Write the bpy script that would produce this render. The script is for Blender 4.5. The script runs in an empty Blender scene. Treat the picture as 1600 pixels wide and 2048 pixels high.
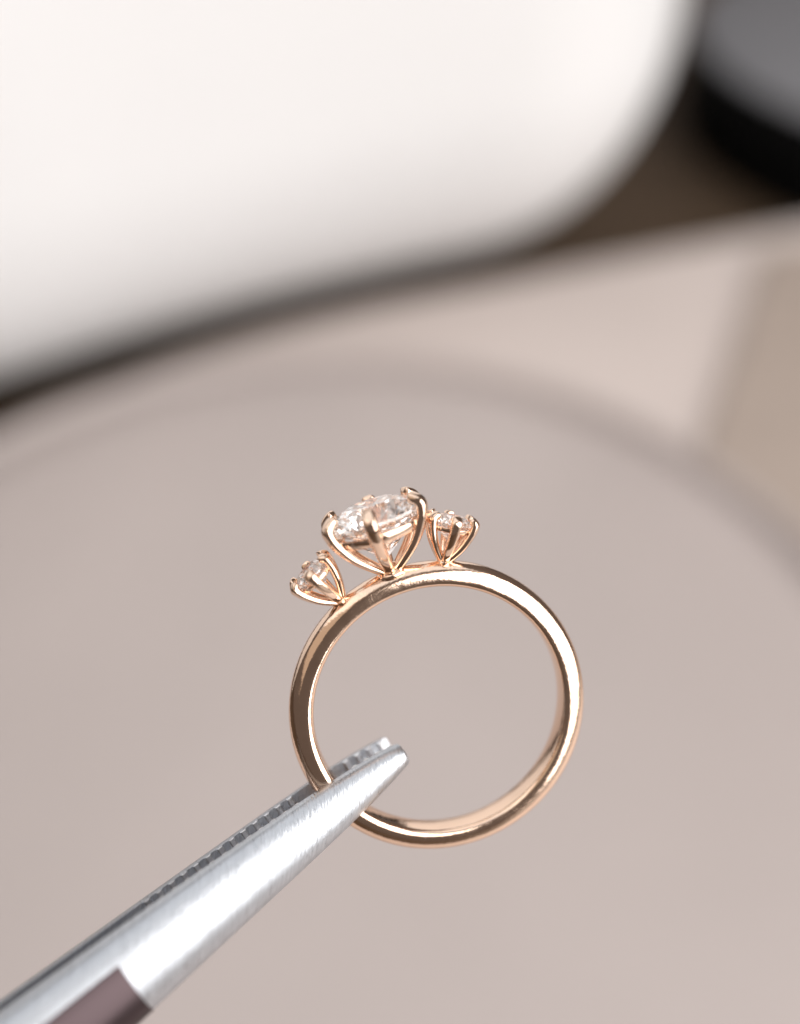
import bpy, bmesh, math, random
from mathutils import Vector, Matrix, Euler

# ------------------------------------------------------------------ camera, world, lamps
S = bpy.context.scene
COL = S.collection
MM = 0.001
H = 190.0                                   # camera height above the tabletop, mm
PITCH = 45.0
cam_d = bpy.data.cameras.new('camera')
cam_d.sensor_fit = 'VERTICAL'; cam_d.sensor_height = 36.0
cam_d.lens = 2000 / 2048 * 36
cam_d.clip_start = 0.005; cam_d.clip_end = 20
cam = bpy.data.objects.new('camera', cam_d); COL.objects.link(cam)
cam.location = (0, 0, H * MM)
cam.rotation_euler = (math.radians(90 - PITCH), 0, 0)
S.camera = cam
cam_d.dof.use_dof = True
cam_d.dof.focus_distance = 68.4 * MM
cam_d.dof.aperture_fstop = 7.3
CAM = Matrix.Translation((0, 0, H * MM)) @ Euler((math.radians(90 - PITCH), 0, 0)).to_matrix().to_4x4()

W = bpy.data.worlds.new('World'); S.world = W; W.use_nodes = True
bg = W.node_tree.nodes['Background']
bg.inputs[0].default_value = (1.0, 0.82, 0.74, 1); bg.inputs[1].default_value = 0.13

def area(name, direction, dist, sx, sy, watts, colour, target=(0, 0.06, 0.12)):
    l = bpy.data.lights.new(name, 'AREA'); l.shape = 'RECTANGLE'; l.size = sx; l.size_y = sy
    l.energy = watts; l.color = colour
    o = bpy.data.objects.new(name, l); COL.objects.link(o)
    d = Vector(direction).normalized()
    o.location = Vector(target) + d * dist
    o.rotation_euler = (-d).to_track_quat('-Z', 'Y').to_euler()
    return o
area('window_light', (0.74, -0.43, 0.52), 1.2, 1.6, 1.5, 33, (1.0, 0.97, 0.95))
area('overhead_fill', (-0.25, 0.25, 0.9), 1.7, 2.6, 2.3, 19, (0.97, 0.98, 1.0))  # added overhead fill to brighten the diamonds
area('side_fill', (-0.62, -0.36, 0.69), 1.4, 1.25, 1.1, 2.0, (1.0, 0.82, 0.64))  # added warm fill from the left for a tan reflection on the band

S.view_settings.view_transform = 'Standard'; S.view_settings.look = 'None'
S.view_settings.gamma = 1; S.view_settings.use_curve_mapping = False
S.view_settings.exposure = 0.0
S.render.engine = 'CYCLES'
S.cycles.max_bounces = 40; S.cycles.transmission_bounces = 40; S.cycles.glossy_bounces = 40
S.cycles.caustics_reflective = True; S.cycles.caustics_refractive = True
S.cycles.blur_glossy = 0.3
S.cycles.sample_clamp_indirect = 12
S.cycles.use_denoising = True

# ------------------------------------------------------------------ materials
def new_mat(name):
    m = bpy.data.materials.new(name); m.use_nodes = True
    return m, m.node_tree, m.node_tree.nodes, m.node_tree.links, m.node_tree.nodes['Principled BSDF']

def noisy(name, colour, rough, scale, amount, bump=0.0, bump_scale=None, metallic=0, coat=0, stretch=None, rough_var=0.0, turn=0):
    """one base colour, broken up by noise in tone, gloss and relief"""
    m, nt, N, L, p = new_mat(name)
    tc = N.new('ShaderNodeTexCoord'); mp = N.new('ShaderNodeMapping')
    L.new(tc.outputs['Object'], mp.inputs[0])
    if stretch: mp.inputs['Scale'].default_value = stretch
    if turn:
        mp.vector_type = 'TEXTURE'; mp.inputs['Rotation'].default_value = (0, 0, math.radians(turn)); mp.inputs['Scale'].default_value = [1 / q for q in stretch]
    n = N.new('ShaderNodeTexNoise'); n.inputs['Scale'].default_value = scale; n.inputs['Detail'].default_value = 6
    L.new(mp.outputs[0], n.inputs['Vector'])
    r = N.new('ShaderNodeMix'); r.data_type = 'RGBA'
    r.inputs['A'].default_value = (*[c * (1 - amount) for c in colour], 1)
    r.inputs['B'].default_value = (*[min(1, c * (1 + amount)) for c in colour], 1)
    L.new(n.outputs['Fac'], r.inputs['Factor']); L.new(r.outputs['Result'], p.inputs['Base Color'])
    p.inputs['Metallic'].default_value = metallic; p.inputs['Roughness'].default_value = rough
    p.inputs['Coat Weight'].default_value = coat
    if rough_var:
        mr = N.new('ShaderNodeMapRange'); mr.inputs['To Min'].default_value = max(0.02, rough - rough_var)
        mr.inputs['To Max'].default_value = rough + rough_var
        L.new(n.outputs['Fac'], mr.inputs['Value']); L.new(mr.outputs[0], p.inputs['Roughness'])
    if bump:
        b = N.new('ShaderNodeBump'); b.inputs['Strength'].default_value = bump; b.inputs['Distance'].default_value = 0.0001
        n2 = N.new('ShaderNodeTexNoise'); n2.inputs['Scale'].default_value = bump_scale or scale * 4; n2.inputs['Detail'].default_value = 4
        L.new(mp.outputs[0], n2.inputs['Vector']); L.new(n2.outputs['Fac'], b.inputs['Height'])
        L.new(b.outputs[0], p.inputs['Normal'])
    return m

GOLD_C = (0.91, 0.68, 0.525)
M_BAND = noisy('rose_gold_band', GOLD_C, 0.12, 900, 0.05, 0.2, 1300, 1.0, rough_var=0.06)
def worked_metal(m):
    """file marks all round and grainy solder near the head of the band"""
    nt = m.node_tree; N, L = nt.nodes, nt.links; p = N['Principled BSDF']
    tc = N.new('ShaderNodeTexCoord'); sx = N.new('ShaderNodeSeparateXYZ'); L.new(tc.outputs['Object'], sx.inputs[0])
    mr = N.new('ShaderNodeMapRange'); mr.inputs['From Min'].default_value = 0.0084; mr.inputs['From Max'].default_value = 0.0102
    L.new(sx.outputs['Y'], mr.inputs['Value'])
    n = N.new('ShaderNodeTexNoise'); n.inputs['Scale'].default_value = 10000; n.inputs['Detail'].default_value = 3
    L.new(tc.outputs['Object'], n.inputs['Vector'])
    mu = N.new('ShaderNodeMath'); mu.operation = 'MULTIPLY'; L.new(n.outputs['Fac'], mu.inputs[0]); L.new(mr.outputs[0], mu.inputs[1])
    b = N.new('ShaderNodeBump'); b.inputs['Strength'].default_value = 0.22; b.inputs['Distance'].default_value = 0.00005
    L.new(mu.outputs[0], b.inputs['Height'])
    old = p.inputs['Normal'].links[0].from_socket
    L.new(old, b.inputs['Normal'])
    n3 = N.new('ShaderNodeTexNoise'); n3.inputs['Scale'].default_value = 7000; n3.inputs['Detail'].default_value = 5
    L.new(tc.outputs['Object'], n3.inputs['Vector'])
    b3 = N.new('ShaderNodeBump'); b3.inputs['Strength'].default_value = 0.07; b3.inputs['Distance'].default_value = 0.00003
    L.new(n3.outputs['Fac'], b3.inputs['Height']); L.new(b.outputs[0], b3.inputs['Normal'])
    L.new(b3.outputs[0], p.inputs['Normal'])
worked_metal(M_BAND)
M_GOLD = noisy('rose_gold', GOLD_C, 0.08, 900, 0.04, 0.05, 2500, 1.0, rough_var=0.03)
M_STEEL = noisy('brushed_steel', (0.53, 0.56, 0.60), 0.32, 700, 0.25, 0.6, 800, 1.0, stretch=(12.0, 1.0, 1.0), rough_var=0.14, turn=-36)
M_TOOTH = noisy('ground_steel', (0.78, 0.78, 0.79), 0.30, 1200, 0.10, 0.15, 2500, 1.0)
M_DARK_REFLECTION = noisy('steel_dark_reflection', (0.075, 0.056, 0.06), 0.34, 500, 0.05, 0.04, 3000, 1.0, rough_var=0.03)  # reflection of dark surroundings put into the base colour
M_TABLE = noisy('dark_wood', (0.060, 0.038, 0.022), 0.45, 25, 0.4, 0.3, 80, stretch=(1, 6, 1))
M_BOARD = noisy('beige_stone', (0.54, 0.475, 0.445), 0.5, 14, 0.1, 0.1, 300)
M_PLATE = noisy('taupe_glaze', (0.392, 0.345, 0.329), 0.4, 14, 0.11, 0.1, 300)
M_PAD = noisy('shadow_tan', (0.345, 0.285, 0.245), 0.5, 60, 0.08, 0.4, 500)  # shadow tone on the board, put into the pad's colour
M_WHITE = noisy('white_leather', (0.69, 0.695, 0.70), 0.4, 20, 0.02, 0.1, 400)
M_BLACK = noisy('black_lacquer', (0.004, 0.004, 0.004), 0.3, 40, 0.2)
M_BLACK.node_tree.nodes['Principled BSDF'].inputs['Specular IOR Level'].default_value = 0.04
M_LID = noisy('grey_lid', (0.16, 0.16, 0.17), 0.45, 40, 0.06)

def diamond_material():
    m, nt, N, L, p = new_mat('diamond')
    N.remove(p); out = N['Material Output']
    g = N.new('ShaderNodeBsdfGlass'); g.inputs['Color'].default_value = (1, 1, 1, 1)
    g.inputs['Roughness'].default_value = 0.0; g.inputs['IOR'].default_value = DIAMOND_IOR
    L.new(g.outputs[0], out.inputs['Surface'])
    return m
DIAMOND_IOR = 2.42
M_DIAMOND = diamond_material()

# ------------------------------------------------------------------ helpers
def tag(o, label, cat, group=None):
    o['label'] = label; o['category'] = cat
    if group: o['group'] = group
    return o

def thing(name, label, cat, matrix=Matrix()):
    o = bpy.data.objects.new(name, None); COL.objects.link(o)
    o.matrix_world = matrix; o.empty_display_size = 0.005
    return tag(o, label, cat)

def obj(name, verts, faces, mat, parent=None, smooth=True, matrix=None):
    """verts in mm"""
    me = bpy.data.meshes.new(name)
    me.from_pydata([(v[0] * MM, v[1] * MM, v[2] * MM) for v in verts], [], faces)
    me.materials.append(mat)
    for p in me.polygons: p.use_smooth = smooth
    me.update()
    bm = bmesh.new(); bm.from_mesh(me); bmesh.ops.recalc_face_normals(bm, faces=bm.faces); bm.to_mesh(me); bm.free()
    if smooth: me.set_sharp_from_angle(angle=math.radians(48))
    o = bpy.data.objects.new(name, me); COL.objects.link(o)
    if parent: o.parent = parent
    if matrix is not None:
        o.matrix_local = matrix
    return o

def sweep(rings, closed=False, caps=True):
    """rings: list of equally long point loops -> verts, faces"""
    n = len(rings[0]); v = [p for r in rings for p in r]; f = []
    k = len(rings)
    for i in range(k if closed else k - 1):
        a, b = i * n, ((i + 1) % k) * n
        for j in range(n):
            j2 = (j + 1) % n
            f.append((a + j, a + j2, b + j2, b + j))
    if caps and not closed:
        f.append(tuple(range(n))[::-1]); f.append(tuple(range((k - 1) * n, k * n)))
    return v, f

def lathe(profile, centre, seg=128, closed=False):
    """profile (r, z); closed on the axis at both ends unless closed loop"""
    rings = []
    for i in range(seg):
        a = 2 * math.pi * i / seg
        rings.append([(centre[0] + r * math.cos(a), centre[1] + r * math.sin(a), z) for r, z in profile])
    n = len(profile); v = [p for r in rings for p in r]; f = []
    for i in range(seg):
        a, b = i * n, ((i + 1) % seg) * n
        for j in range(n if closed else n - 1):
            j2 = (j + 1) % n
            f.append((a + j, b + j, b + j2, a + j2))
    if not closed:
        f.append(tuple(i * n for i in range(seg))); f.append(tuple(i * n + n - 1 for i in range(seg))[::-1])
    return v, f

def catmull(pts, t):
    """point on a smooth curve through pts, t in 0..1"""
    n = len(pts) - 1; x = min(max(t, 0), 1) * n; i = min(int(x), n - 1); u = x - i
    P = lambda k: Vector(pts[min(max(k, 0), n)])
    a, b, c, d = P(i - 1), P(i), P(i + 1), P(i + 2)
    if i == 0: a = b * 2 - c
    if i == n - 1: d = c * 2 - b
    return 0.5 * ((2 * b) + (c - a) * u + (2 * a - 5 * b + 4 * c - d) * u * u + (3 * b - a - 3 * c + d) * u ** 3)

def slab(outline, z0, z1, r, seg=6):
    """solid of a smooth plan outline with rounded upper and lower edges (radius r), mm"""
    pts = [Vector((p[0], p[1])) for p in outline]; n = len(pts)
    area2 = sum(pts[i].x * pts[(i + 1) % n].y - pts[(i + 1) % n].x * pts[i].y for i in range(n))
    sg = 1 if area2 > 0 else -1
    nor = []
    for i in range(n):
        e = pts[(i + 1) % n] - pts[i - 1]; nor.append(Vector((e.y, -e.x)).normalized() * sg)
    prof = [(r - r * math.sin(a), z0 + r - r * math.cos(a)) for a in [math.pi / 2 * k / seg for k in range(seg + 1)]]
    prof += [(r - r * math.cos(a), z1 - r + r * math.sin(a)) for a in [math.pi / 2 * k / seg for k in range(seg + 1)]]
    return sweep([[(pts[i].x - nor[i].x * ins, pts[i].y - nor[i].y * ins, z) for i in range(n)] for ins, z in prof])

def round_outline(pts, rad, step=8):
    out = []; n = len(pts)
    for i in range(n):
        p, a, b = Vector(pts[i]), Vector(pts[i - 1]), Vector(pts[(i + 1) % n])
        rr = rad[i] if isinstance(rad, (list, tuple)) else rad
        d1, d2 = (a - p), (b - p); rr = min(rr, d1.length * .48, d2.length * .48)
        s, e = p + d1.normalized() * rr, p + d2.normalized() * rr
        for k in range(step + 1):
            t = k / step; out.append((1 - t) ** 2 * s + 2 * t * (1 - t) * p + t * t * e)
    return out

# ------------------------------------------------------------------ the setting and the blurred background things
def grid_plane(name, x0, x1, y0, y1, z, mat):
    return obj(name, [(x0, y0, z), (x1, y0, z), (x1, y1, z), (x0, y1, z)], [(0, 1, 2, 3)], mat)
t = grid_plane('tabletop', -1500, 1500, -1200, 2400, 0, M_TABLE); t['kind'] = 'structure'

# large beige board with a curved far-left edge
edge = [(-190, 60), (-160, 135), (-128, 184), (-95, 220), (-60, 247), (-14, 270), (33, 286), (85, 304), (142, 323), (230, 352)]
outl = [catmull(edge, k / 60) for k in range(61)] + [Vector((300, 300)), Vector((310, 100)), Vector((300, -120)), Vector((100, -160)), Vector((-150, -140)), Vector((-200, -40))]
v, f = slab(outl, 0, 12, 2.5)
tag(obj('beige_board', v, f, M_BOARD), 'large pale beige board with a curved edge lying under the round plate', 'board')

# round taupe plate with a groove inside its low rim
prof = [(0, 12.02), (123, 12.02), (126, 12.6), (127.5, 15), (127.3, 17.0), (126.2, 18.2), (124.6, 17.9), (123.4, 16), (122.4, 13.4), (120, 12.7), (116.5, 13.0), (115, 15.2), (113.8, 18.2), (112, 19.5), (108, 20), (60, 20), (0.01, 20)]
prof[0] = (0.01, 12.02)
v, f = lathe(prof, (-18, 111), 160)
tag(obj('round_plate', v, f, M_PLATE), 'round taupe plate with a grooved rim under the ring', 'plate')

# tan pad added at the plate's side, its darker colour standing for shadow
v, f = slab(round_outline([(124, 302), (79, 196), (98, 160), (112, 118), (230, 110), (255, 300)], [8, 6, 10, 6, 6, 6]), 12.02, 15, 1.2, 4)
tag(obj('shadow_pad', v, f, M_PAD), 'flat tan pad added for a shadowed area of the beige board beside the plate', 'pad')

# white case with soft rounded edges
v, f = slab(round_outline([(-360, 70), (-124, 182), (-32, 240), (87, 287), (99, 640), (-330, 640)], [60, 60, 60, 68, 100, 100], 16), 0.02, 230, 80, 24)
tag(obj('white_case', v, f, M_WHITE), 'plump white case with rounded edges standing behind the beige board', 'case')

# black round tin with grey lid
cc = (240, 422)
root = thing('round_tin', 'low round black tin with a grey lid standing beside the white case', 'tin', Matrix.Translation((cc[0] * MM, cc[1] * MM, 0)))
v, f = lathe([(0.01, 0.02), (116, 0.02), (118, 1.5), (118, 35), (117, 36), (0.01, 36)], (0, 0), 128)
obj('tin_body', v, f, M_BLACK, root)
v, f = lathe([(0.01, 36.05), (116.4, 36.05), (117.4, 36.6), (117.2, 38), (115.5, 39), (0.01, 39)], (0, 0), 128)
obj('lid', v, f, M_LID, root)

# ------------------------------------------------------------------ the ring
RI, RO, HW = 8.80, 10.48, 1.10              # inner radius, outer radius, half band width
FPX = 2000.0
def cam_pt(px, py, d):
    return Vector(((px - 800) / FPX * d, (1024 - py) / FPX * d, -d))
tx, ty, HEAD = math.radians(8.5), math.radians(8.0), math.radians(20.0)
# local x lateral, y towards the head, z the ring's axis (towards the viewer)
R_ring = (Matrix.Rotation(ty, 4, 'Y') @ Matrix.Rotation(tx, 4, 'X') @ Matrix.Rotation(HEAD, 4, 'Z'))
ring_local = Matrix.Translation(cam_pt(877, 1413, 70.3) * MM) @ R_ring
ring_m = CAM @ ring_local
ring = thing('engagement_ring', 'rose gold ring with three prong set diamonds held in the tweezers', 'ring', ring_m)

def band_profile():
    pts = []
    c = 0.42
    for k in range(7):                       # front inner corner
        a = math.pi / 2 * k / 6
        pts.append((RI + c - c * math.cos(a), HW - c + c * math.sin(a)))
    ca, cb = RO - RI - c, HW
    for k in range(1, 28):                   # domed outside, front to back
        a = math.pi / 2 - math.pi * k / 28
        e = 0.86
        x = abs(math.cos(a)) ** e * ca; z = math.copysign(abs(math.sin(a)) ** e, math.sin(a)) * cb
        pts.append((RI + c + x, z))
    for k in range(7):
        a = math.pi / 2 * (6 - k) / 6
        pts.append((RI + c - c * math.cos(a), -(HW - c + c * math.sin(a))))
    for k in range(1, 6):                    # slightly domed inside
        z = -(HW - c) + 2 * (HW - c) * k / 6
        pts.append((RI - 0.05 * (1 - (z / (HW - c)) ** 2), z))
    return pts
prof = band_profile()
random.seed(4)
rings = []
SEG = 288
for i in range(SEG):
    a = 2 * math.pi * i / SEG
    w = 1 + 0.006 * math.sin(3 * a + 1) + 0.004 * math.sin(7 * a) + 0.003 * math.sin(17 * a + 2)
    rings.append([(r * math.sin(a), r * math.cos(a), z * w) for r, z in prof])
v, f = sweep(rings, closed=True)
obj('band', v, f, M_BAND, ring)

def brilliant():
    """a round brilliant of radius 1, girdle at z 0"""
    tc, tp, gt = math.tan(math.radians(34)), math.tan(math.radians(41)), 0.025
    P = []
    for k in range(16):
        a = math.pi / 8 * k; P += [(math.cos(a), math.sin(a), gt), (math.cos(a), math.sin(a), -gt)]
    for k in range(8):
        a = math.pi / 4 * k; h = a + math.pi / 8
        P.append((.56 * math.cos(a), .56 * math.sin(a), gt + .44 * tc))
        P.append((.79 * math.cos(h), .79 * math.sin(h), gt + (1 - .79 * math.cos(math.pi / 8)) * tc))
        P.append((.24 * math.cos(h), .24 * math.sin(h), -gt - (1 - .24 * math.cos(math.pi / 8)) * tp))
    P.append((0, 0, -gt - tp))
    bm = bmesh.new()
    for p in P: bm.verts.new(p)
    r = bmesh.ops.convex_hull(bm, input=bm.verts)
    bmesh.ops.dissolve_limit(bm, angle_limit=0.004, verts=bm.verts, edges=bm.edges)
    bm.verts.index_update()
    v = [tuple(x.co) for x in bm.verts]; f = [tuple(q.index for q in fc.verts) for fc in bm.faces]
    bm.free(); return v, f
BV, BF = brilliant()

def setting(base_ang, axis_ang, a, b, gh, thick, angs, label):
    """tulip claw setting; base on the band at base_ang, axis tilted by axis_ang (both from the head line); a, b half girdle, gh girdle height"""
    base = Vector((-math.sin(base_ang) * (RO - 0.12), math.cos(base_ang) * (RO - 0.12), 0))
    up = Vector((-math.sin(axis_ang), math.cos(axis_ang), 0)); lat = Vector((math.cos(axis_ang), math.sin(axis_ang), 0)); dep = Vector((0, 0, 1))
    T = lambda x, y, u: base + lat * x + dep * y + up * u
    st = obj('setting', [], [], M_GOLD, ring)
    # collar where the claws meet the band: the part's own mesh
    k = a / 3.3
    rr = [(0.95 * k + .3, -0.25), (0.80 * k + .24, 0.02), (0.55 * k + .16, 0.22), (0.40 * k + .12, 0.42), (0.32 * k + .1, 0.62)]
    rings = [[tuple(T(r * math.cos(q), r * .9 * math.sin(q), u)) for q in [2 * math.pi * j / 24 for j in range(24)]] for r, u in rr]
    v, f = sweep(rings)
    me = st.data; me.from_pydata([tuple(c * MM for c in p) for p in v], [], f)
    for p in me.polygons: p.use_smooth = True
    me.update()
    st['label'] = label
    hs = 3.35 if a > 2 else 1.55
    pav = 0.87 * hs
    # gem
    gm = [tuple(T(p[0] * a, p[1] * b, gh + p[2] * hs)) for p in BV]
    obj('diamond', gm, BF, M_DIAMOND, st, smooth=False)
    # gallery rail under the girdle
    rl = []
    u0 = gh - .30 * hs; hh = 0.105 * hs; wd = .06 * hs
    for j in range(72):
        q = 2 * math.pi * j / 72; c = []
        for m_ in range(12):
            w = 2 * math.pi * m_ / 12
            dx = math.copysign(abs(math.cos(w)) ** .6, math.cos(w)) * wd; du = math.copysign(abs(math.sin(w)) ** .6, math.sin(w)) * hh
            s = .90 + du / hs * .35
            c.append(tuple(T((a * s + dx) * math.cos(q), (b * s + dx) * math.sin(q), u0 + du)))
        rl.append(c)
    v, f = sweep(rl, closed=True); obj('gallery_rail', v, f, M_GOLD, st)
    # claws
    cz = gh + 0.025 * hs
    path = [(.06, 0.0), (.26, .10 * gh), (.66, .42 * gh), (.93, .76 * gh), (1.03, gh), (1.01, cz + .10 * hs), (.90, cz + .20 * hs), (.80, cz + .235 * hs)]
    for an in angs:
        g = Vector((a * math.cos(an), b * math.sin(an))); g *= (g.length + thick * .55) / g.length
        tang = Vector((-g.y, g.x)).normalized()
        rgs = []; M = 44
        for j in range(M + 1):
            t = j / M
            p = catmull([(q[0], q[1]) for q in path], t); p2 = catmull([(q[0], q[1]) for q in path], min(1, t + .01)); p1 = catmull([(q[0], q[1]) for q in path], max(0, t - .01))
            d = (p2 - p1); d = Vector((d.x * g.length, d.y)).normalized()
            nrm = Vector((d.y, -d.x))                       # outward in (radius, up)
            s = .78 + .30 * min(1, t / .6)
            endk = (1 - t) * M
            if endk < 4: s *= math.sqrt(max(0.02, 1 - ((4 - endk) / 4.15) ** 2))
            c = []
            for m_ in range(20):
                w = 2 * math.pi * m_ / 20
                cx = math.copysign(abs(math.cos(w)) ** .62, math.cos(w)); cy = math.copysign(abs(math.sin(w)) ** .62, math.sin(w))
                taper = 1 - .10 * cx
                off_r = nrm.x * cx * thick * .72 * s; off_u = nrm.y * cx * thick * .72 * s; off_t = cy * thick * s * taper
                rad = p.x * g.length + off_r
                gd = g.normalized()
                c.append(tuple(T(gd.x * rad + tang.x * off_t, gd.y * rad + tang.y * off_t, p.y + off_u)))
            rgs.append(c)
        v, f = sweep(rgs); obj('prong', v, f, M_GOLD, st)
    bm = bmesh.new(); bm.from_mesh(me); bmesh.ops.recalc_face_normals(bm, faces=bm.faces); bm.to_mesh(me); bm.free()
    return st
R = math.radians
six = [R(q) for q in (90, 28, 152, 208, 332, 270)]
setting(R(0), R(-1.5), 3.28, 2.95, 3.9, 0.45, [R(q) for q in (99, 29, 156, 210, 331, 273)], 'large central setting with the biggest diamond')
setting(R(22), R(27), 1.45, 1.45, 2.8, 0.35, six, 'small side setting with the diamond above the tweezers side')
setting(R(-20.5), R(-30), 1.45, 1.45, 2.8, 0.35, six, 'small side setting with the diamond leaning away from the tweezers')

# ------------------------------------------------------------------ the tweezers
C = ring_local @ (Vector((math.sin(R(228) + HEAD), math.cos(R(228) + HEAD), 0)) * ((RI + RO) / 2 * MM))
C = C / MM                                    # clamping point in camera space, mm
tip0, tail0 = cam_pt(785, 1503, 70.5), cam_pt(53, 2082, 61.0)
Tv = (tail0 - tip0).normalized()              # towards the handle
nz = (ring_local.to_3x3() @ Vector((0, 0, 1))).normalized()
Nv = (nz - Tv * nz.dot(Tv)).normalized()      # across the gap, towards the viewer
Wv = Nv.cross(Tv).normalized()
tw_local = Matrix((( Tv.x, Wv.x, Nv.x, C.x * MM), (Tv.y, Wv.y, Nv.y, C.y * MM), (Tv.z, Wv.z, Nv.z, C.z * MM), (0, 0, 0, 1)))
tweezers = thing('tweezers', 'brushed steel tweezers with serrated jaws gripping the rose gold ring', 'tweezers', CAM @ tw_local)
TIP = -5.3                                    # tip position along the arm (local x, mm from the grip point)
def half_w(x, side=1):
    s = x - TIP
    return (
        .84 + .82 * (1 - math.exp(-s / 3.6)) + (.055 if side > 0 else .028) * s * (1 - math.exp(-s / 8)) if s < 40 else half_w(TIP + 39.99, side) + .006 * (s - 40))
def gap(x):                                   # half gap between the jaws
    return 1.08 + .012 * min(x, 0) + (.0006 * x * x if 0 < x < 50 else (1.5 if x >= 50 else 0)) - (max(0, x - 60) * .04 if x < 112 else 0)
def thickness(x):
    return 1.05 + .05 * min(40, x - TIP)
def arm_rings(side, x0, x1, n, grow=0.0, bevel=False):
    rg = []
    for i in range(n + 1):
        x = x0 + (x1 - x0) * i / n
        w, th, g = half_w(x, side) + grow, thickness(x) + grow, gap(x)
        c = []
        K = 22
        for k in range(K + 1):
            a = math.pi * k / K
            yy = math.cos(a) * w
            zz = math.sin(a) * th * .85 + th * .15
            c.append((x, yy, side * (g + zz)))
        c.append((x, -w, side * g)); c.append((x, w, side * g))
        rg.append(c)
    return rg
JOIN = TIP + 22.3
for side in (1, -1):
    rg = arm_rings(side, TIP, 112, 150)
    # small chamfer at the tip
    t0 = [(TIP - .22, p[1] * .90, (p[2] - side * gap(TIP)) * .72 + side * (gap(TIP) + .1)) for p in rg[0]]
    v, f = sweep([t0] + rg)
    arm = obj('jaw', v, f, M_STEEL, tweezers)
    if side == 1:                             # plum panel on the lower outer face, dark reflection painted in its colour
        lo, hi = [], []
        for i in range(61):
            x = JOIN + (100 - JOIN) * i / 60
            ring_c = arm_rings(1, x, x + 1, 1, 0.05)[0][1:16]; ring_i = arm_rings(1, x, x + 1, 1, -0.25)[0][1:16]
            hi.append(ring_c + ring_i[::-1])
        v, f = sweep(hi); obj('dark_reflection_panel', v, f, M_DARK_REFLECTION, tweezers)
    # serrations across the gripping face
    x = TIP + .12; n_t = 0
    while x < TIP + 19:
        w = half_w(x, side) * .99; g = gap(x + .25); d = .34 if x < 2 else .2; tl = .52
        ins = .12
        vv = []
        for yy in (-w, w):
            vv += [(x, yy, side * (g + .05)), (x + .12, yy, side * (g - d)), (x + tl - .12, yy, side * (g - d)), (x + tl, yy, side * (g + .05))]
        if not (-1.9 < x < 1.5):
            obj('tooth', vv, [(0, 1, 2, 3), (4, 7, 6, 5), (0, 4, 5, 1), (1, 5, 6, 2), (2, 6, 7, 3), (3, 7, 4, 0)], M_TOOTH, arm, smooth=False)
        x += .94
v, f = sweep([[(x, y * (1.0), z) for y, z in [(-3.4, -1.6), (3.4, -1.6), (3.4, 1.6), (-3.4, 1.6)]] for x in (104, 113)])
obj('weld_block', v, f, M_DARK_REFLECTION, tweezers, smooth=False)
